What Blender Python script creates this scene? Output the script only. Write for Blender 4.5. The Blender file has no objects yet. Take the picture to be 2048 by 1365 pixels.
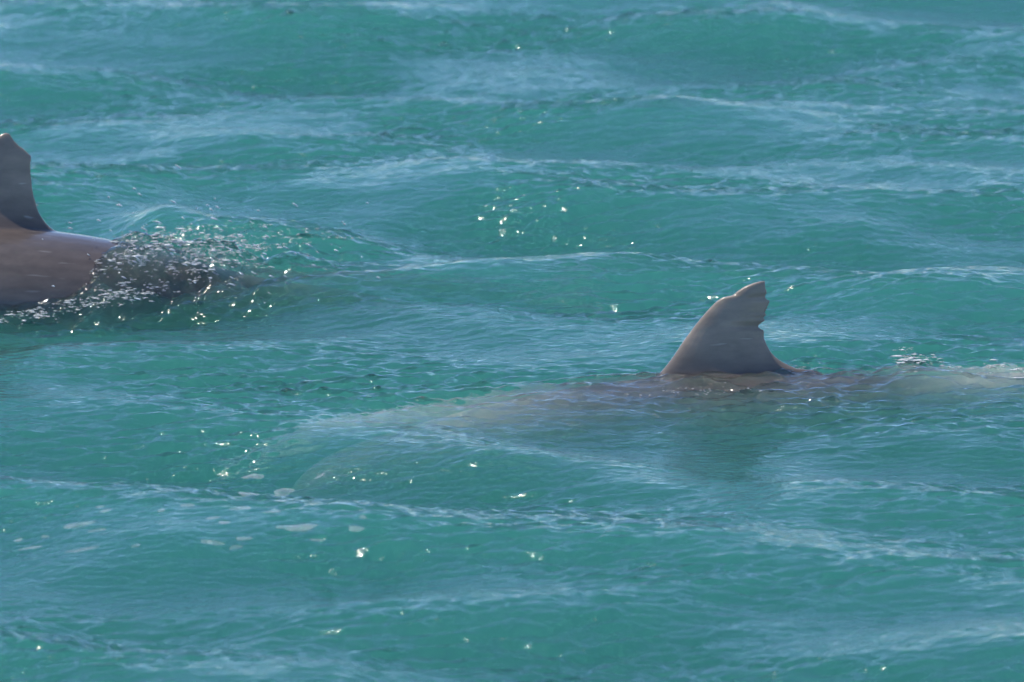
import bpy, bmesh, math, random
import numpy as np
from mathutils import Vector, Matrix

R = math.radians
rng = np.random.default_rng(11)
random.seed(5)
sc = bpy.context.scene
col = sc.collection

# ------------------------------------------------------------------ camera
PITCH, DIST, PPM = R(11.0), 16.0, 870.0          # PPM: photo pixels per metre at DIST
CAM = np.array([0.0, -DIST*math.cos(PITCH), DIST*math.sin(PITCH)])
cam_d = bpy.data.cameras.new('camera')
cam_d.sensor_width = 36.0
cam_d.lens = 36.0*DIST/(2048/PPM)
cam_d.clip_end = 10000.0
cam_d.dof.use_dof = True
cam_d.dof.focus_distance = 15.55
cam_d.dof.aperture_fstop = 6.3
cam = bpy.data.objects.new('camera', cam_d)
cam.location = CAM
cam.rotation_euler = (R(90)-PITCH, 0, 0)
col.objects.link(cam)
sc.camera = cam

def at(u, v, z=0.0):
    """world point at height z that the photo shows at pixel (u, v)"""
    dx = (u-1024)/(PPM*DIST); dy = -(v-682.5)/(PPM*DIST)
    f = np.array([0, math.cos(PITCH), -math.sin(PITCH)])
    up = np.array([0, math.sin(PITCH), math.cos(PITCH)])
    d = f + dy*up + np.array([dx, 0, 0])
    return CAM + d*((z-CAM[2])/d[2])

# ------------------------------------------------------------------ sky and sun
SUN_EL, SUN_AZ = R(67.0), R(58.0)                # azimuth from +Y towards -X
sun_dir = Vector((-math.sin(SUN_AZ)*math.cos(SUN_EL), math.cos(SUN_AZ)*math.cos(SUN_EL), math.sin(SUN_EL)))
world = bpy.data.worlds.new('World'); sc.world = world; world.use_nodes = True
nt = world.node_tree
sky = nt.nodes.new('ShaderNodeTexSky'); sky.sky_type = 'NISHITA'; sky.sun_disc = False
sky.sun_elevation = SUN_EL; sky.sun_rotation = -SUN_AZ
sky.air_density = 0.8; sky.dust_density = 0.0; sky.ozone_density = 7.0
bg = nt.nodes['Background']; bg.inputs['Strength'].default_value = 0.125
nt.links.new(sky.outputs[0], bg.inputs['Color'])
sd = bpy.data.lights.new('sun', 'SUN'); sd.energy = 2.6; sd.angle = R(0.53); sd.color = (1.0, 0.93, 0.82)
sun = bpy.data.objects.new('sun', sd); sun.rotation_euler = sun_dir.to_track_quat('Z', 'Y').to_euler()
sun.location = (0, 0, 30)
col.objects.link(sun)
vs = sc.view_settings
vs.view_transform = 'Standard'; vs.look = 'None'; vs.gamma = 1.0; vs.use_curve_mapping = False
vs.exposure = 0.95
sc.cycles.max_bounces = 6; sc.cycles.volume_bounces = 1; sc.cycles.transparent_max_bounces = 12
sc.cycles.sample_clamp_indirect = 4.0; sc.cycles.use_denoising = True; sc.cycles.use_adaptive_sampling = True; sc.cycles.adaptive_threshold = 0.04; sc.cycles.use_light_tree = False

# ------------------------------------------------------------------ helpers
def mat(name):
    m = bpy.data.materials.new(name); m.use_nodes = True
    n = m.node_tree.nodes; n.clear()
    return m, n, m.node_tree.links

def mesh_obj(name, verts, faces, material, smooth=True):
    me = bpy.data.meshes.new(name)
    me.from_pydata([tuple(v) for v in verts], [], faces)
    me.update()
    if smooth: me.polygons.foreach_set('use_smooth', np.ones(len(me.polygons), bool))
    o = bpy.data.objects.new(name, me); col.objects.link(o)
    if material: me.materials.append(material)
    return o

def sstep(a, b, x):
    t = np.clip((x-a)/(b-a), 0, 1); return t*t*(3-2*t)

def smax(a, b, k):
    h = np.clip(0.5+0.5*(a-b)/k, 0, 1)
    return b*(1-h)+a*h+k*h*(1-h)

# ------------------------------------------------------------------ dolphin shape
# fraction of length, half height above axis, half height below, half width (metres for a 2.4 m animal)
PROF = np.array([
 [0.000, .006, .008, .010], [0.010, .018, .020, .025], [0.030, .024, .028, .034], [0.055, .030, .040, .044],
 [0.070, .050, .052, .060], [0.085, .078, .064, .080], [0.105, .098, .078, .100], [0.140, .118, .100, .125],
 [0.190, .138, .130, .152], [0.260, .162, .165, .182], [0.340, .182, .195, .204], [0.430, .192, .208, .212],
 [0.500, .188, .200, .205], [0.580, .170, .175, .182], [0.660, .142, .140, .146], [0.740, .110, .106, .106],
 [0.820, .078, .076, .068], [0.890, .054, .054, .040], [0.940, .040, .040, .026], [0.975, .026, .026, .020],
 [1.000, .008, .008, .012]])

def smooth_interp(x, xp, fp):
    # monotone-ish cubic through the table
    m = np.gradient(fp, xp)
    i = np.clip(np.searchsorted(xp, x)-1, 0, len(xp)-2)
    h = xp[i+1]-xp[i]; t = np.clip((x-xp[i])/h, 0, 1)
    return ((2*t**3-3*t**2+1)*fp[i]+(t**3-2*t**2+t)*h*m[i]+(-2*t**3+3*t**2)*fp[i+1]+(t**3-t**2)*h*m[i+1])

class Dolphin:
    """local frame: +x to the tail, y sideways, z up; x = 0 at the fin's middle"""
    def __init__(s, L, fin_frac, axis, pos, yaw, girth=1.0):
        s.L, s.ff, s.pos, s.yaw, s.g = L, fin_frac, np.array(pos), yaw, girth
        s.axis = np.array(axis)                       # rows of (fraction, z of axis relative to pos)
    def rad(s, f):
        k = s.L/2.4*s.g
        return [smooth_interp(f, PROF[:, 0], PROF[:, i])*k for i in (1, 2, 3)]
    def zc(s, f): return smooth_interp(f, s.axis[:, 0], s.axis[:, 1])
    def frac(s, x): return x/s.L+s.ff
    def piv(s): return float(s.zc(np.array([s.ff]))[0]+s.rad(np.array([s.ff]))[0][0])
    def local(s, X, Y):
        c, n = math.cos(s.yaw), math.sin(s.yaw)
        dx, dy = X-s.pos[0], Y-s.pos[1]
        return dx*c+dy*n, -dx*n+dy*c
    roll = 0.0; bend = 0.0
    def lat(s, f): return -s.bend*np.clip(s.ff-f-.03, 0, 1)**1.6      # sideways curve of the fore-body
    def top(s, X, Y):
        """height of the back over each ground point, and fraction along the body"""
        lx, ly = s.local(X, Y)
        f = s.frac(lx); fc = np.clip(f, 0.0, 1.0)
        a, b, w = s.rad(fc)
        zc = s.zc(fc); piv = s.piv()
        yc = -(zc-piv)*math.sin(s.roll)+s.lat(fc); zc = piv+(zc-piv)*math.cos(s.roll)
        q = 1-((ly-yc)/np.maximum(w, .01))**2
        z = s.pos[2]+zc+np.where(q > 0, a*np.sqrt(np.maximum(q, 0)), -2.0)
        z = np.where((f < 0.0) | (f > 1.0), -3.0, z)
        return z, f, ly

def body_mesh(d):
    N, M = 110, 40
    f = np.concatenate([np.linspace(0, .12, 36), np.linspace(.12, 1, N-36+1)[1:]])
    a, b, w = d.rad(f); z = d.zc(f); x = (f-d.ff)*d.L
    th = np.arange(M)*2*np.pi/M
    V = []
    for i in range(N):
        zz = np.where(np.sin(th) >= 0, np.sin(th)*a[i], np.sin(th)*b[i])
        V += [(x[i], np.cos(t)*w[i], z[i]+q) for t, q in zip(th, zz)]
    F = [(i*M+j, i*M+(j+1) % M, (i+1)*M+(j+1) % M, (i+1)*M+j) for i in range(N-1) for j in range(M)]
    F.append(tuple(range(M))[::-1]); F.append(tuple((N-1)*M+j for j in range(M)))
    F = [g[::-1] for g in F]
    return V, F

def loft(rows):
    """closed shell through a list of equally long closed rows"""
    n = len(rows[0]); V = [p for r in rows for p in r]
    F = [(i*n+j, i*n+(j+1) % n, (i+1)*n+(j+1) % n, (i+1)*n+j) for i in range(len(rows)-1) for j in range(n)]
    F.append(tuple(range(n))[::-1]); F.append(tuple((len(rows)-1)*n+j for j in range(n)))
    return V, F

def foil(half, K=15):
    """unit chord closed foil: (c, y) with rounded nose and thin tail"""
    c = 0.5-0.5*np.cos(np.linspace(0, np.pi, K))
    y = half*1.45*(1.05*np.sqrt(c)-0.60*c-0.42*c**2+0.03)
    return c, np.maximum(y, 0.0)

def dorsal(outline_lead, outline_trail, base, flare, hmax, decay=.034):
    """fin rows: (height, x) tables of leading and trailing edge, heights above the back line"""
    rows = []
    hs = np.concatenate([np.arange(-0.07, 0, 0.01), np.arange(0, hmax, 0.0028), [hmax-0.0005]])
    la, ta = np.array(outline_lead), np.array(outline_trail)
    for h in hs:
        xl = np.interp(h, la[:, 0], la[:, 1]); xt = np.interp(h, ta[:, 0], ta[:, 1])
        if xt-xl < .004: xt = xl+.004
        half = (0.012+0.025*(1-np.clip(h/hmax, 0, 1))**0.8) + flare*math.exp(-max(h, -.03)/decay)
        half = min(half, 0.32*(xt-xl)+.0015) if h > .06 else half
        c, y = foil(half)
        y = np.maximum(y, 0.0027)
        up = [(xl+cc*(xt-xl), yy, h) for cc, yy in zip(c, y)]
        dn = [(xl+cc*(xt-xl), -yy, h) for cc, yy in zip(c[::-1], y[::-1])]
        rows.append([(px, py, pz+base(px)) for px, py, pz in up+dn])
    return loft(rows)

def flipper(d, side):
    f0 = 0.255; x0 = (f0-d.ff)*d.L
    a, b, w = [float(q[0]) for q in d.rad(np.array([f0]))]; z0 = float(d.zc(np.array([f0]))[0])
    rows = []
    for t in np.linspace(0, 1, 16):
        ch = .17*(1-t)**.55*(1+.25*t)+.012
        cx = x0+.02+.26*t**1.15-.03*math.sin(t*3.1)
        yy = side*(w*.72+.20*t); zz = z0-b*.55-.13*t
        c, y = foil(.022*(1-t)+.006, 9)
        r = [(cx-ch/2+cc*ch, yy, zz+q) for cc, q in zip(c, y)]+[(cx-ch/2+cc*ch, yy, zz-q) for cc, q in zip(c[::-1], y[::-1])]
        rows.append(r)
    return loft(rows if side < 0 else rows[::-1])

def fluke(d, side):
    x0 = (.955-d.ff)*d.L; z0 = float(d.zc(np.array([.97]))[0])
    rows = []
    for t in np.linspace(0, 1, 16):
        ch = .19*(1-t)**.6*(1+.2*t)+.008
        lead = x0-.05+.21*t**.9
        c, y = foil(.020*(1-t)+.004, 9)
        yy = side*(-.01+.30*t)
        rows.append([(lead+cc*ch, yy, z0+q) for cc, q in zip(c, y)]+[(lead+cc*ch, yy, z0-q) for cc, q in zip(c[::-1], y[::-1])])
    return loft(rows if side < 0 else rows[::-1])

def build_dolphin(d, lead, trail, hmax, flare, roll, material, label, group):
    d.roll = roll
    base = lambda px: float(d.zc(np.array([d.frac(px)]))[0]+d.rad(np.array([d.frac(px)]))[0][0])
    V, F = [], []
    for v, f in (body_mesh(d), dorsal(lead, trail, base, flare, hmax, .050 if flare > .03 else .034), flipper(d, 1), flipper(d, -1), fluke(d, 1), fluke(d, -1)):
        n = len(V); V += v; F += [tuple(i+n for i in g) for g in f]
    tmp = mesh_obj('shell', V, F, None)
    bm = bmesh.new(); bm.from_mesh(tmp.data); bmesh.ops.recalc_face_normals(bm, faces=bm.faces[:]); bm.to_mesh(tmp.data); bm.free()
    md = tmp.modifiers.new('remesh', 'REMESH'); md.mode = 'VOXEL'; md.voxel_size = 0.0030; md.use_smooth_shade = True
    dg = bpy.context.evaluated_depsgraph_get()
    me = bpy.data.meshes.new_from_object(tmp.evaluated_get(dg))
    bpy.data.objects.remove(tmp)
    n = len(me.vertices); co = np.empty(n*3); me.vertices.foreach_get('co', co); co = co.reshape(-1, 3)
    e = np.empty(len(me.edges)*2, int); me.edges.foreach_get('vertices', e); e = e.reshape(-1, 2)
    deg = np.bincount(e.ravel(), minlength=n)[:, None]
    def lap(c):
        s = np.stack([np.bincount(e[:, 0], c[e[:, 1], k], n)+np.bincount(e[:, 1], c[e[:, 0], k], n) for k in range(3)], 1)
        return s/deg-c
    for _ in range(2):
        co = co+.5*lap(co); co = co-.52*lap(co)
    # extra smoothing on the body only, so the fin keeps its nicks but melts into the back
    f = np.clip(d.frac(co[:, 0]), 0, 1); a, b, w = d.rad(f); zc = d.zc(f)
    wgt = (1-sstep(.035, .07, co[:, 2]-zc-a))[:, None]
    for _ in range(25): co = co+.5*wgt*lap(co)
    up = (co[:, 2]-zc)/np.where(co[:, 2] > zc, a, b).clip(.01)
    finh = np.clip((co[:, 2]-zc-a)/hmax, -1, 1)
    # roll the animal about its axis at the waterline
    c, s = math.cos(roll), math.sin(roll)
    y, z = co[:, 1].copy(), co[:, 2].copy()
    piv = d.piv()
    co[:, 1] = y*c-(z-piv)*s+d.lat(f); co[:, 2] = piv+y*s+(z-piv)*c
    me.vertices.foreach_set('co', co.ravel()); me.update()
    me.polygons.foreach_set('use_smooth', np.ones(len(me.polygons), bool))
    for nm, val in (('up', up), ('along', f), ('fin', finh)):
        at_ = me.attributes.new(nm, 'FLOAT', 'POINT'); at_.data.foreach_set('value', val.astype(np.float32))
    me.materials.append(material)
    o = bpy.data.objects.new('dolphin', me); me.name = 'dolphin'
    col.objects.link(o)
    o.location = d.pos; o.rotation_euler = (0, 0, d.yaw)
    o['label'] = label; o['category'] = 'dolphin'; o['group'] = group
    return o

def skin(name, back, flank, belly, head_pale, tail_pale, fin_tint):
    m, n, l = mat(name)
    out = n.new('ShaderNodeOutputMaterial'); p = n.new('ShaderNodeBsdfPrincipled'); l.new(p.outputs[0], out.inputs[0])
    A = {}
    for k in ('up', 'along', 'fin'):
        A[k] = n.new('ShaderNodeAttribute'); A[k].attribute_name = k
    tc = n.new('ShaderNodeTexCoord')
    nz = n.new('ShaderNodeTexNoise'); nz.inputs['Scale'].default_value = 5; nz.inputs['Detail'].default_value = 5
    l.new(tc.outputs['Object'], nz.inputs['Vector'])
    ma = n.new('ShaderNodeMath'); ma.operation = 'MULTIPLY_ADD'; ma.inputs[1].default_value = .55; l.new(nz.outputs[0], ma.inputs[0]); l.new(A['up'].outputs['Fac'], ma.inputs[2])
    mr = n.new('ShaderNodeMapRange'); mr.inputs['From Min'].default_value = -.75; mr.inputs['From Max'].default_value = 1.25
    l.new(ma.outputs[0], mr.inputs['Value'])
    cr = n.new('ShaderNodeValToRGB'); e = cr.color_ramp.elements
    e[0].position = .12; e[0].color = (*belly, 1); e[1].position = .86; e[1].color = (*back, 1)
    q = e.new(.52); q.color = (*flank, 1)
    l.new(mr.outputs[0], cr.inputs[0])
    # paler face and fore-body
    hr = n.new('ShaderNodeMapRange'); hr.inputs['From Min'].default_value = .36; hr.inputs['From Max'].default_value = .06
    l.new(A['along'].outputs['Fac'], hr.inputs['Value'])
    hm = n.new('ShaderNodeMath'); hm.operation = 'MULTIPLY'; hm.inputs[1].default_value = head_pale; l.new(hr.outputs[0], hm.inputs[0])
    mx = n.new('ShaderNodeMix'); mx.data_type = 'RGBA'; l.new(hm.outputs[0], mx.inputs['Factor']); l.new(cr.outputs[0], mx.inputs[6]); mx.inputs[7].default_value = (*belly, 1)
    tr_ = n.new('ShaderNodeMapRange'); tr_.inputs['From Min'].default_value = .64; tr_.inputs['From Max'].default_value = .76; tr_.inputs['To Max'].default_value = tail_pale
    l.new(A['along'].outputs['Fac'], tr_.inputs['Value'])
    hx = n.new('ShaderNodeMath'); hx.operation = 'MAXIMUM'; l.new(hm.outputs[0], hx.inputs[0]); l.new(tr_.outputs[0], hx.inputs[1]); l.new(hx.outputs[0], mx.inputs['Factor'])
    # worn, mottled skin and long fine scratches
    n2 = n.new('ShaderNodeTexNoise'); n2.inputs['Scale'].default_value = 22; n2.inputs['Detail'].default_value = 6; n2.inputs['Roughness'].default_value = .6
    mp = n.new('ShaderNodeMapping'); mp.inputs['Scale'].default_value = (.55, 1, 1.4); mp.inputs['Rotation'].default_value = (0, R(35), 0)
    l.new(tc.outputs['Object'], mp.inputs[0]); l.new(mp.outputs[0], n2.inputs['Vector'])
    r2 = n.new('ShaderNodeMapRange'); r2.inputs['From Min'].default_value = .3; r2.inputs['From Max'].default_value = .7; r2.inputs['To Min'].default_value = .78; r2.inputs['To Max'].default_value = 1.2
    l.new(n2.outputs[0], r2.inputs[0])
    m2 = n.new('ShaderNodeMix'); m2.data_type = 'RGBA'; m2.blend_type = 'MULTIPLY'; m2.inputs['Factor'].default_value = 1
    l.new(mx.outputs[2], m2.inputs[6]); l.new(r2.outputs[0], m2.inputs[7])
    n3 = n.new('ShaderNodeTexNoise'); n3.inputs['Scale'].default_value = 60; n3.inputs['Detail'].default_value = 2
    mp3 = n.new('ShaderNodeMapping'); mp3.inputs['Scale'].default_value = (.10, 1, 1.0); mp3.inputs['Rotation'].default_value = (0, R(-52), 0)
    l.new(tc.outputs['Object'], mp3.inputs[0]); l.new(mp3.outputs[0], n3.inputs['Vector'])
    r3 = n.new('ShaderNodeMapRange'); r3.inputs['From Min'].default_value = .68; r3.inputs['From Max'].default_value = .76; r3.inputs['To Max'].default_value = .30
    l.new(n3.outputs[0], r3.inputs[0])
    m3 = n.new('ShaderNodeMix'); m3.data_type = 'RGBA'; l.new(r3.outputs[0], m3.inputs['Factor']); l.new(m2.outputs[2], m3.inputs[6]); m3.inputs[7].default_value = (.32, .31, .30, 1)
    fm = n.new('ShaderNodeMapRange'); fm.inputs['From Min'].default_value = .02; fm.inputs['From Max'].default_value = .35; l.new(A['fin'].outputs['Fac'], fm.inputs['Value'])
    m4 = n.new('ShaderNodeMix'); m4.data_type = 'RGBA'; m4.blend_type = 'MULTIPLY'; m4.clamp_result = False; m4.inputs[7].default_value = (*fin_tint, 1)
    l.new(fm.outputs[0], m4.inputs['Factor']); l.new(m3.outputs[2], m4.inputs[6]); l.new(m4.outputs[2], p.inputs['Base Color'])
    p.inputs['Roughness'].default_value = .36; p.inputs['IOR'].default_value = 1.38; p.inputs['Coat Weight'].default_value = .5; p.inputs['Coat Roughness'].default_value = .14; p.inputs['Coat IOR'].default_value = 1.33
    n4 = n.new('ShaderNodeTexNoise'); n4.inputs['Scale'].default_value = 70; n4.inputs['Detail'].default_value = 4
    l.new(tc.outputs['Object'], n4.inputs['Vector'])
    r4 = n.new('ShaderNodeMapRange'); r4.inputs['To Min'].default_value = .24; r4.inputs['To Max'].default_value = .46; l.new(n4.outputs[0], r4.inputs[0]); l.new(r4.outputs[0], p.inputs['Roughness'])
    bp = n.new('ShaderNodeBump'); bp.inputs['Strength'].default_value = .12; bp.inputs['Distance'].default_value = .003
    l.new(n4.outputs[0], bp.inputs['Height']); l.new(bp.outputs[0], p.inputs['Normal']); l.new(bp.outputs[0], p.inputs['Coat Normal'])
    return m

# near dolphin --------------------------------------------------------------
near = Dolphin(2.4, .49, [[0, -.285], [.1, -.222], [.2, -.208], [.3, -.200], [.4, -.196], [.49, -.192], [.6, -.176], [.7, -.145], [.8, -.105], [.9, -.10], [1, -.13]],
               (0.465, at(1430, 752)[1], 0.004), R(9))
near.bend = 1.0
# photo outline of the nicked fin, pixels -> metres above the back / along the body
def fin_table(pts, u0, v0, vbase):
    t = [((vbase-v)/PPM/math.cos(PITCH), (u-u0)/PPM) for u, v in pts]
    return sorted(t)
zx = lambda L_: [(1240+a/4.876, 540+b/4.876) for a, b in L_]
N_LEAD = zx([(120, 1150), (240, 1065), (330, 1000), (400, 930), (470, 850), (540, 765), (600, 685), (660, 610), (720, 535), (770, 480), (820, 425), (870, 375),
             (920, 330), (970, 298), (1045, 283), (1078, 278), (1086, 264), (1130, 232), (1180, 200), (1240, 175), (1300, 155), (1375, 139)])
N_TRAIL = zx([(1384, 139), (1385, 205), (1404, 250), (1374, 300), (1430, 332), (1410, 370), (1395, 405), (1372, 448), (1394, 466), (1354, 488), (1380, 512), (1324, 548),
              (1302, 578), (1364, 606), (1360, 680), (1385, 740), (1420, 800), (1470, 850), (1540, 895), (1610, 930), (1690, 965), (1750, 1000)])
VB = 750
cy_ = 1/math.cos(near.yaw)
lead = [(h, x*cy_) for h, x in fin_table(N_LEAD, 1430, 0, VB)]; trail = [(h, x*cy_) for h, x in fin_table(N_TRAIL, 1430, 0, VB)]
lead = [(-.1, lead[0][1]-.14), (0, lead[0][1]-.06)]+lead; trail = [(-.1, trail[0][1]+.12), (.0, trail[0][1]+.05), (.015, trail[0][1]+.02)]+trail
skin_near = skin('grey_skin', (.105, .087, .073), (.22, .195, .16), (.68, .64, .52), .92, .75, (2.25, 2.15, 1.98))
build_dolphin(near, lead, trail, (VB-568.5)/PPM/math.cos(PITCH), .012, R(-9), skin_near,
              'grey dolphin whose ragged, nicked fin alone breaks the surface, pale head under water', 'dolphins swimming side by side')

# far dolphin ---------------------------------------------------------------
fpx = 16.55/16.0
FU = 20.0                                            # photo column of the fin's middle
fx = (FU-1024)/PPM*fpx
far = Dolphin(2.5, .47, [[0, -.25], [.12, -.15], [.25, -.09], [.36, -.075], [.47, -.085], [.55, -.098], [.62, -.118], [.7, -.145], [.8, -.145], [.9, -.17], [1, -.22]],
              (fx, at(0, 590)[1]+.17, 0.018), R(6))
zf = lambda L_: [(a/4.267, 220+b/4.267) for a, b in L_]
F_TRAIL = zf([(52, 149), (75, 180), (95, 210), (140, 250), (190, 285), (239, 328), (235, 400), (233, 480), (238, 560), (250, 660), (275, 740), (310, 820), (360, 890),
              (430, 945), (520, 990), (640, 1035)])
F_LEAD = [(-215, 470), (-190, 440), (-165, 405), (-140, 370), (-110, 335), (-80, 305), (-50, 286), (-20, 268), (-4, 258), (5, 254.6)]
VF = 442
lead = [(h*fpx, x*fpx) for h, x in fin_table(F_LEAD, FU, 0, VF)]; trail = [(h*fpx, x*fpx) for h, x in fin_table(F_TRAIL, FU, 0, VF)]
lead = [(-.1, lead[0][1]-.05)]+lead; trail = [(-.1, trail[0][1]+.06)]+trail
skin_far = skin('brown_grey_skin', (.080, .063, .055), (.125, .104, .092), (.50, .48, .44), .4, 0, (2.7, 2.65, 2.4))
build_dolphin(far, lead, trail, (VF-254.5)/PPM/math.cos(PITCH)*fpx, .062, R(-8), skin_far,
              'brown-grey dolphin with its back and blunt-tipped fin out of the water, trailing spray', 'dolphins swimming side by side')

# ------------------------------------------------------------------ sea
def axis_coords(lo, hi, step, far_, n):
    core = np.arange(lo, hi+step/2, step)
    g = np.geomspace(step, far_, n)
    return np.concatenate([lo-g[::-1], core, hi+g])
DX, DY = 0.0070, 0.0066
xs = axis_coords(-1.95, 1.95, DX, 2500, 60)
ys = axis_coords(-3.9, 6.3, DY, 2500, 60)
X, Y = np.meshgrid(xs, ys)                           # rows along y
sx = np.gradient(xs)[None, :]; sy = np.gradient(ys)[:, None]
spc = np.maximum(sx, sy)

def waves(X, Y, lam_lo, lam_hi, slope, n, main, spread, seed, sharp=0.0, ref=None):
    r = np.random.default_rng(seed)
    h = np.zeros_like(X)
    lam = np.exp(r.uniform(math.log(lam_lo), math.log(lam_hi), n))
    ang = main+r.normal(0, spread, n); ph = r.uniform(0, 2*np.pi, n)
    for L_, a, p in zip(lam, ang, ph):
        k = 2*np.pi/L_
        amp = slope*math.sqrt(2/n)/k
        att = 1.0 if ref is None else sstep(2.2, 4.2, L_/ref)
        t = k*(X*math.cos(a)+Y*math.sin(a))+p
        s = np.sin(t)
        if sharp: s = s+sharp*(-np.cos(2*t))*.5
        h += amp*s*att
    return h

DOWN = R(-90)
def noise2(X, Y, lam, n, seed):
    h = waves(X, Y, lam*.6, lam*1.6, 1.0, n, 0, 3.0, seed)
    return h/(h[::9, ::9].std()+1e-9)

H = np.zeros_like(X)
H += waves(X, Y, 1.6, 3.2, .055, 8, DOWN+.1, .30, 21, .1, spc)
H += waves(X, Y, .65, 1.4, .120, 14, DOWN-.05, .50, 22, .15, spc)
H += waves(X, Y, .30, .62, .055, 22, DOWN+.1, .62, 23, .15, spc)
H += waves(X, Y, .14, .29, .035, 30, DOWN-.1, .60, 24, .1, spc)
# the long waves flatten out over the near dolphin
calm = np.exp(-((Y-near.pos[1]+.10)/.42)**2)*sstep(-1.3, -.5, X)
H *= 1-.85*calm
# water heaped over the near dolphin's back as a thin sheet
def cover(H, d, film, f0, f1, k):
    lim = (np.abs(X-d.pos[0]) < 2.6) & (np.abs(Y-d.pos[1]) < 1.2)
    T, f, ly = d.top(X, Y)
    w = sstep(f0-.04, f0+.04, f)*(1-sstep(f1-.05, f1+.05, f))*(T > -1)
    target = T+film
    out = smax(H, target, k)
    return np.where(lim, H+(out-H)*w, H)
Hs = H.copy()
film = .005+.004*noise2(X, Y, .16, 14, 41)
H = cover(H, near, film, .10, .97, .02)
H = cover(H, far, film+.019+.03*sstep(.60, .70, far.top(X, Y)[1]), .56, .98, .06)

patch = np.clip(.75+.55*noise2(X, Y, .9, 14, 31), .30, 1.5)     # gusts: ripples come in patches
ripple = patch*waves(X, Y, .10, .20, .06, 30, DOWN+.15, .50, 25, 0, spc)
ripple += patch*waves(X, Y, .05, .09, .155, 50, DOWN+.20, .45, 26, 0, spc)
ripple += patch*waves(X, Y, .027, .048, .215, 70, DOWN+.15, .50, 27, 0, spc)

bodyz, bf, _ = near.top(X, Y)
overbody = np.exp(-((Y-near.pos[1]+.05)/.22)**2)*sstep(-.9, -.3, X)
H += ripple*(1+.35*overbody)

def bump_at(u, v, amp, rx, ry, rot=0.0, z=.03):
    """a local heap of water centred on photo pixel (u, v), radii in metres"""
    p = at(u, v, z); c, s = math.cos(rot), math.sin(rot)
    dx, dy = X-p[0], Y-p[1]
    q = ((dx*c+dy*s)/rx)**2+((-dx*s+dy*c)/ry)**2
    return amp*np.exp(-q)

H += bump_at(330, 445, .045, .10, .14)               # lump of green water behind the far fin
H += bump_at(530, 455, .030, .22, .16, 0, .06)
H += bump_at(215, 545, .055, .11, .13, 0, .05)      # water climbing its flank
H += bump_at(120, 625, .030, .40, .07, R(14))        # ridge pushed up along its flank
H += bump_at(640, 560, .045, .35, .14, R(20))
H += bump_at(1850, 735, .030, .10, .10)              # splash over the near tail stock
# churned wash
def region(u, v, rx, ry, rot=0.0, z=.03): return bump_at(u, v, 1.0, rx, ry, rot, z)
wash = np.clip(1.2*region(310, 510, .20, .24, 0, .08)+.9*region(480, 480, .26, .20, 0, .08)+.8*region(120, 600, .34, .13, R(10))+.6*region(640, 470, .2, .2, 0, .07), 0, 1.1)
wash2 = np.clip(region(1880, 735, .26, .10)+.6*region(1440, 785, .30, .10)+.5*region(1150, 810, .35, .12)+.5*region(1700, 760, .3, .12), 0, 1)
chop = waves(X, Y, .05, .16, .26, 36, 0, 3.0, 51, .2, spc)+waves(X, Y, .022, .05, .30, 44, 0, 3.0, 52, 0, spc)
H += (1.5*wash+.6*wash2)*chop

ny, nx = X.shape
def sea_height(x, y):
    i = np.clip(np.searchsorted(ys, y), 1, ny-1); j = np.clip(np.searchsorted(xs, x), 1, nx-1)
    ty = (y-ys[i-1])/(ys[i]-ys[i-1]); tx = (x-xs[j-1])/(xs[j]-xs[j-1])
    return (H[i-1, j-1]*(1-tx)+H[i-1, j]*tx)*(1-ty)+(H[i, j-1]*(1-tx)+H[i, j]*tx)*ty

idx = np.arange(ny*nx).reshape(ny, nx)
quads = np.stack([idx[:-1, :-1], idx[:-1, 1:], idx[1:, 1:], idx[1:, :-1]], -1).reshape(-1, 4)
rim = np.concatenate([idx[0, :-1], idx[:-1, -1], idx[-1, :0:-1], idx[:0:-1, 0]])
nv = ny*nx; nr = len(rim)
verts = np.stack([X, Y, H], -1).reshape(-1, 3)
low = verts[rim].copy(); low[:, 2] = -12
verts = np.concatenate([verts, low])
k = np.arange(nr); k2 = (k+1) % nr
side = np.stack([rim[k], nv+k, nv+k2, rim[k2]], -1)
loops = np.concatenate([quads.ravel(), side.ravel(), (nv+k)[::-1]])
nq = len(quads)+len(side)
me = bpy.data.meshes.new('sea')
me.vertices.add(len(verts)); me.vertices.foreach_set('co', verts.astype(np.float32).ravel())
me.loops.add(len(loops)); me.loops.foreach_set('vertex_index', loops.astype(np.int32))
me.polygons.add(nq+1)
me.polygons.foreach_set('loop_start', np.arange(nq+1, dtype=np.int32)*4)
me.update(calc_edges=True); me.validate()
sm = np.ones(len(me.polygons), bool); sm[len(quads):] = False
me.polygons.foreach_set('use_smooth', sm)
sea = bpy.data.objects.new('sea', me); col.objects.link(sea)
sea['kind'] = 'structure'; sea['label'] = 'turquoise green choppy sea with blue sky reflected in its ripples'

m, n, l = mat('sea_water')
out = n.new('ShaderNodeOutputMaterial')
fr = n.new('ShaderNodeFresnel'); fr.inputs['IOR'].default_value = 1.333
gl = n.new('ShaderNodeBsdfGlossy'); gl.inputs['Roughness'].default_value = .06
tr = n.new('ShaderNodeBsdfTransparent')
mix = n.new('ShaderNodeMixShader')
tc = n.new('ShaderNodeTexCoord')
n1 = n.new('ShaderNodeTexNoise'); n1.inputs['Scale'].default_value = 55; n1.inputs['Detail'].default_value = 3
mp = n.new('ShaderNodeMapping'); mp.inputs['Scale'].default_value = (.6, 1, 1); mp.inputs['Rotation'].default_value = (0, 0, R(12))
l.new(tc.outputs['Object'], mp.inputs[0]); l.new(mp.outputs[0], n1.inputs['Vector'])
bp = n.new('ShaderNodeBump'); bp.inputs['Strength'].default_value = 1.0; bp.inputs['Distance'].default_value = .0055
l.new(n1.outputs[0], bp.inputs['Height'])
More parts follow.
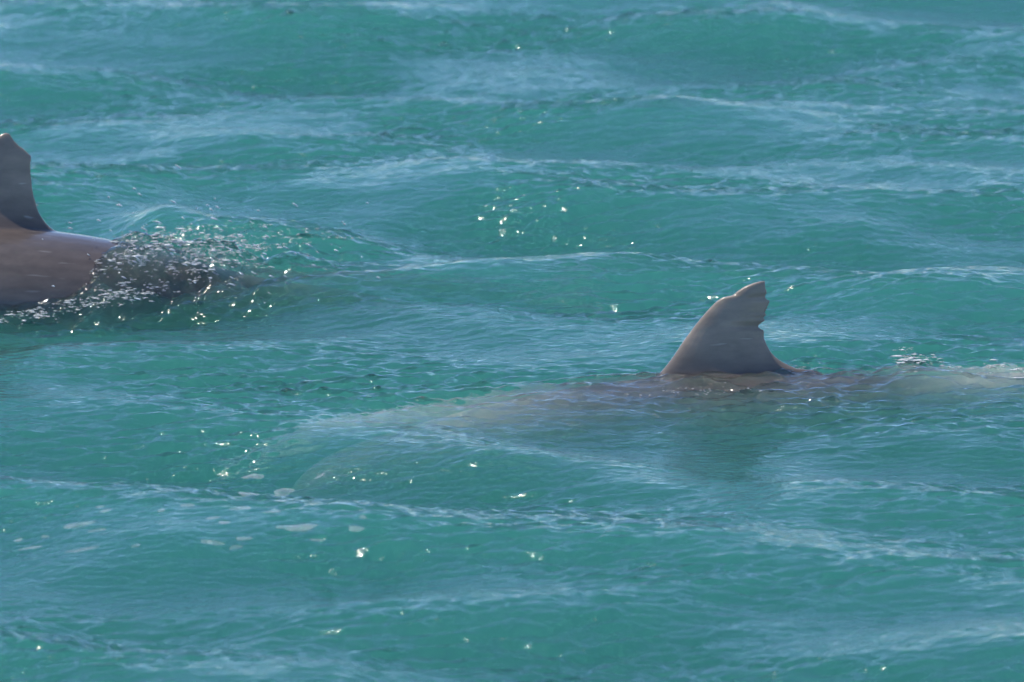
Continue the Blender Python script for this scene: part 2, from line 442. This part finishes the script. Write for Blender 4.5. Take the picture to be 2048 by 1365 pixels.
l.new(bp.outputs[0], gl.inputs['Normal']); l.new(bp.outputs[0], fr.inputs['Normal'])
geo = n.new('ShaderNodeNewGeometry'); io = n.new('ShaderNodeMapRange')   # same share let out as let in: the light goes straight through
io.inputs['To Min'].default_value = 1.333; io.inputs['To Max'].default_value = 1/1.333
l.new(geo.outputs['Backfacing'], io.inputs['Value']); l.new(io.outputs[0], fr.inputs['IOR'])
rf = n.new('ShaderNodeBsdfRefraction'); rf.inputs['IOR'].default_value = 1.333; rf.inputs['Roughness'].default_value = 0.22
l.new(bp.outputs[0], rf.inputs['Normal'])
thru = n.new('ShaderNodeMixShader'); thru.inputs[0].default_value = .60; l.new(tr.outputs[0], thru.inputs[1]); l.new(rf.outputs[0], thru.inputs[2])
l.new(fr.outputs[0], mix.inputs[0]); l.new(thru.outputs[0], mix.inputs[1]); l.new(gl.outputs[0], mix.inputs[2])
l.new(mix.outputs[0], out.inputs['Surface'])
vsn = n.new('ShaderNodeVolumeScatter'); vsn.inputs['Color'].default_value = (.15, .64, .39, 1); vsn.inputs['Density'].default_value = 3.6; vsn.inputs['Anisotropy'].default_value = 0.2
va = n.new('ShaderNodeVolumeAbsorption'); va.inputs['Color'].default_value = (.33, .875, .795, 1); va.inputs['Density'].default_value = 3.0
ad = n.new('ShaderNodeAddShader'); l.new(vsn.outputs[0], ad.inputs[0]); l.new(va.outputs[0], ad.inputs[1]); l.new(ad.outputs[0], out.inputs['Volume'])
me.materials.append(m)

# ------------------------------------------------------------------ foam, painted glints and spray
def blob_verts(r, kx, ky, kz, seed):
    g = np.random.default_rng(seed)
    v = []
    for i in range(3):
        ph = [0.35, 0.95, 1.57][i]
        if i == 2: v.append((0, 0, kz*r)); break
        for j in range(7):
            a = j*2*math.pi/7+i*.4; q = r*math.cos(ph)*(1+.3*g.normal())
            v.append((q*kx*math.cos(a), q*ky*math.sin(a), kz*r*math.sin(ph)*(1 if i else 0)))
    f = [(j, (j+1) % 7, 7+(j+1) % 7, 7+j) for j in range(7)]+[(7+j, 7+(j+1) % 7, 14) for j in range(7)]+[tuple(range(7))[::-1]]
    return np.array(v), f

m, n, l = mat('foam_glint_white')
foam_glint_mat = m
out = n.new('ShaderNodeOutputMaterial'); p = n.new('ShaderNodeBsdfPrincipled'); l.new(p.outputs[0], out.inputs[0])
p.inputs['Base Color'].default_value = (.74, .74, .71, 1); p.inputs['Roughness'].default_value = .25; p.inputs['Alpha'].default_value = .62  # white for foam and for flecks that stand in for sun glints
m, n, l = mat('thin_foam')
thin_mat = m
out = n.new('ShaderNodeOutputMaterial'); d_ = n.new('ShaderNodeBsdfDiffuse'); t_ = n.new('ShaderNodeBsdfTransparent'); mx = n.new('ShaderNodeMixShader')
d_.inputs[0].default_value = (.75, .76, .78, 1)
tc = n.new('ShaderNodeTexCoord'); nz = n.new('ShaderNodeTexNoise'); nz.inputs['Scale'].default_value = 45; nz.inputs['Detail'].default_value = 3
l.new(tc.outputs['Object'], nz.inputs['Vector'])
mr = n.new('ShaderNodeMapRange'); mr.inputs['From Min'].default_value = .3; mr.inputs['From Max'].default_value = .7; mr.inputs['To Min'].default_value = .06; mr.inputs['To Max'].default_value = .22
l.new(nz.outputs[0], mr.inputs[0]); l.new(mr.outputs[0], mx.inputs[0]); l.new(t_.outputs[0], mx.inputs[1]); l.new(d_.outputs[0], mx.inputs[2]); l.new(mx.outputs[0], out.inputs[0])
m, n, l = mat('water_drop')
drop_mat = m
out = n.new('ShaderNodeOutputMaterial'); fr = n.new('ShaderNodeFresnel'); fr.inputs[0].default_value = 1.333
g_ = n.new('ShaderNodeBsdfGlossy'); g_.inputs['Roughness'].default_value = .12
d_ = n.new('ShaderNodeBsdfDiffuse'); d_.inputs[0].default_value = (.8, .82, .84, 1)
t_ = n.new('ShaderNodeBsdfTransparent'); m1 = n.new('ShaderNodeMixShader'); m1.inputs[0].default_value = .7; m2 = n.new('ShaderNodeMixShader')
l.new(t_.outputs[0], m1.inputs[1]); l.new(d_.outputs[0], m1.inputs[2]); l.new(fr.outputs[0], m2.inputs[0]); l.new(m1.outputs[0], m2.inputs[1]); l.new(g_.outputs[0], m2.inputs[2]); l.new(m2.outputs[0], out.inputs[0])

def stuff(name, parts, material, label, category):
    V, F = [], []
    for v, f in parts:
        k0 = len(V); V += [tuple(q) for q in v]; F += [tuple(i+k0 for i in g) for g in f]
    o = mesh_obj(name, V, F, material); o['kind'] = 'stuff'; o['label'] = label; o['category'] = category
    return o

def hit(u, v):
    a, b = at(u, v, .30), at(u, v, -.12)
    t = np.linspace(0, 1, 420)[:, None]; P = a+(b-a)*t
    w_ = np.nonzero(P[:, 2] <= sea_height(P[:, 0], P[:, 1]))[0]
    return P[w_[0]] if len(w_) else at(u, v, 0)

def fleck(u, v, r, seed, kx=1.6, ky=1.2, kz=.5):
    p_ = hit(u, v)
    vv, ff = blob_verts(r, kx, ky, kz, seed)
    return vv+np.array([p_[0], p_[1], float(sea_height(p_[0], p_[1]))+.0005]), ff

g = np.random.default_rng(77)
parts = []
def clusters(cnt, u, v, su, sv, tilt, r0, ok):
    for _ in range(cnt):
        a, b = g.normal(0, su), g.normal(0, sv)
        cu, cv = u+a, v+b+tilt*a; w_ = g.uniform(4, 22)
        for _ in range(int(g.integers(3, 22))):
            uu, vv_ = cu+g.normal(0, w_), cv+g.normal(0, w_*.22)-.15*g.normal(0, w_)
            if uu < -60 or not ok(uu, vv_): continue
            r = min(r0*math.exp(g.normal(0, .55)), .006)
            parts.append(fleck(uu, vv_, r, int(g.integers(1e6)), g.uniform(.9, 3.2), g.uniform(.7, 1.6), g.uniform(.3, .7)))
def scatter(cnt, u, v, su, sv, tilt, r0, r1, uv_ok=lambda a, b: True):
    for _ in range(cnt):
        a, b = g.normal(0, su), g.normal(0, sv)
        uu, vv_ = u+a, v+b+tilt*a
        if uu < -60 or not uv_ok(uu, vv_): continue
        parts.append(fleck(uu, vv_, g.uniform(r0, r1)*g.uniform(.5, 1), int(g.integers(1e6))))
body_edge = lambda a, b: b > 470+np.interp(a, [-60, 0, 100, 150, 190, 260], [150, 125, 90, 55, 12, -20])
clusters(105, 330, 505, 95, 27, -.12, .0014, body_edge)  # broken foam mixed with white flecks painted in for glints on the chop
clusters(45, 450, 500, 75, 20, -.05, .0013, body_edge)
scatter(160, 320, 508, 95, 30, -.12, .0008, .003, body_edge)
clusters(28, 530, 470, 90, 18, .02, .0012, body_edge)
clusters(46, 150, 612, 120, 7, -.17, .0014, body_edge)  # sparkle of sun along the ridge, modelled as white flecks
scatter(60, 60, 580, 80, 10, -.25, .0012, .003, body_edge)
stuff('foam', parts, foam_glint_mat, 'white broken foam flecks and painted sun glints in the wash behind the blunt-finned dolphin', 'foam')
parts = []
ok_ = lambda a, b: True
clusters(9, 1845, 720, 26, 9, .05, .0014, ok_)
clusters(14, 1930, 732, 60, 8, .12, .0013, ok_)
scatter(40, 1400, 785, 60, 6, .0, .001, .0028)
scatter(24, 1600, 735, 30, 5, .0, .001, .0025)
stuff('foam', parts, foam_glint_mat, 'white foam flecks over the tail of the nicked-fin dolphin', 'foam')
parts = []
for _ in range(170):
    u = g.normal(400, 150); h = abs(g.normal(0, .07)); v = 470+g.normal(0, 35)-h*PPM*.9+.02*(u-400)
    if u < 60: continue
    zz = .03+h; p_ = at(u, v, zz)
    r = g.uniform(.0012, .0032)
    vv, ff = blob_verts(r, 1.0, 1.0, 1.0, int(g.integers(1e6)))
    lo = vv*np.array([1, 1, -1]); 
    vv = vv*np.array([g.uniform(1.2, 4.0), 1, 1]); a = R(g.uniform(10, 40))
    vv = np.stack([vv[:, 0]*math.cos(a)+vv[:, 2]*math.sin(a), vv[:, 1], -vv[:, 0]*math.sin(a)+vv[:, 2]*math.cos(a)], 1)
    parts.append((vv+np.array([p_[0], far.pos[1]+g.normal(0, .2), zz]), ff))
stuff('spray', parts, drop_mat, 'spray of clear droplets flying over the wash', 'spray')

PATCH = [(567, 987, 35, 12), (497, 990, 45, 8), (595, 1057, 60, 9), (482, 1019, 32, 6), (545, 1025, 25, 5), (563, 1003, 25, 5), (425, 1038, 25, 6), (449, 1046, 24, 5),
         (727, 1037, 16, 5), (711, 1059, 30, 4), (635, 1082, 20, 5), (431, 1089, 28, 5), (471, 1097, 22, 5), (487, 1079, 24, 5), (412, 1085, 22, 4), (158, 1052, 50, 8),
         (195, 1062, 28, 5), (61, 1097, 35, 5), (163, 1102, 50, 5), (37, 1082, 16, 5), (90, 1075, 14, 4), (373, 1012, 22, 5), (200, 1015, 15, 4), (211, 1023, 20, 4),
         (323, 1023, 14, 4), (272, 1094, 16, 4), (505, 955, 40, 9)]
for i, (u, v, w_, h_) in enumerate(PATCH):
    p_ = hit(u, v)
    rx, ry = w_/2/PPM, h_/2/PPM/math.sin(PITCH)*.65
    g = np.random.default_rng(900+i); ph = g.uniform(0, 6.28, 3); M = 20
    V, F = [], []
    for t in (1.0, .8, .45):
        for j in range(M):
            a = j*2*math.pi/M
            q = t*(1+.18*math.sin(2*a+ph[0])+.12*math.sin(3*a+ph[1])+.08*math.sin(5*a+ph[2]))
            x_, y_ = q*rx*math.cos(a), q*ry*math.sin(a)
            V.append((x_, y_, float(sea_height(p_[0]+x_, p_[1]+y_))+(.0008 if t == 1 else .0016 if t == .8 else .0022)))
    V.append((0, 0, float(sea_height(p_[0], p_[1]))+.0022))
    for k0 in range(2): F += [(k0*M+j, k0*M+(j+1) % M, (k0+1)*M+(j+1) % M, (k0+1)*M+j) for j in range(M)]
    F += [(2*M+j, 2*M+(j+1) % M, 3*M) for j in range(M)]
    o = mesh_obj('foam_patch', V, F, thin_mat); o.location = (p_[0], p_[1], 0)
    SPECIAL = {0: 'plump leaf-shaped pale foam patch just below the submerged snout', 1: 'thin pale foam strip under the submerged snout, beside a plump leaf-shaped patch',
               2: 'longest pale foam strip, lying apart on open ripples below the pale head', 15: 'longer pale foam strip out ahead of the snout, in the outlying cluster',
               26: 'faint pale foam patch right at the tip of the submerged snout'}
    o['label'] = SPECIAL[i] if i in SPECIAL else 'small thin pale foam patch drifting on the ripples ahead of the nicked-fin dolphin'; o['category'] = 'foam patch'; o['group'] = 'foam patches drifting ahead of the dolphin'
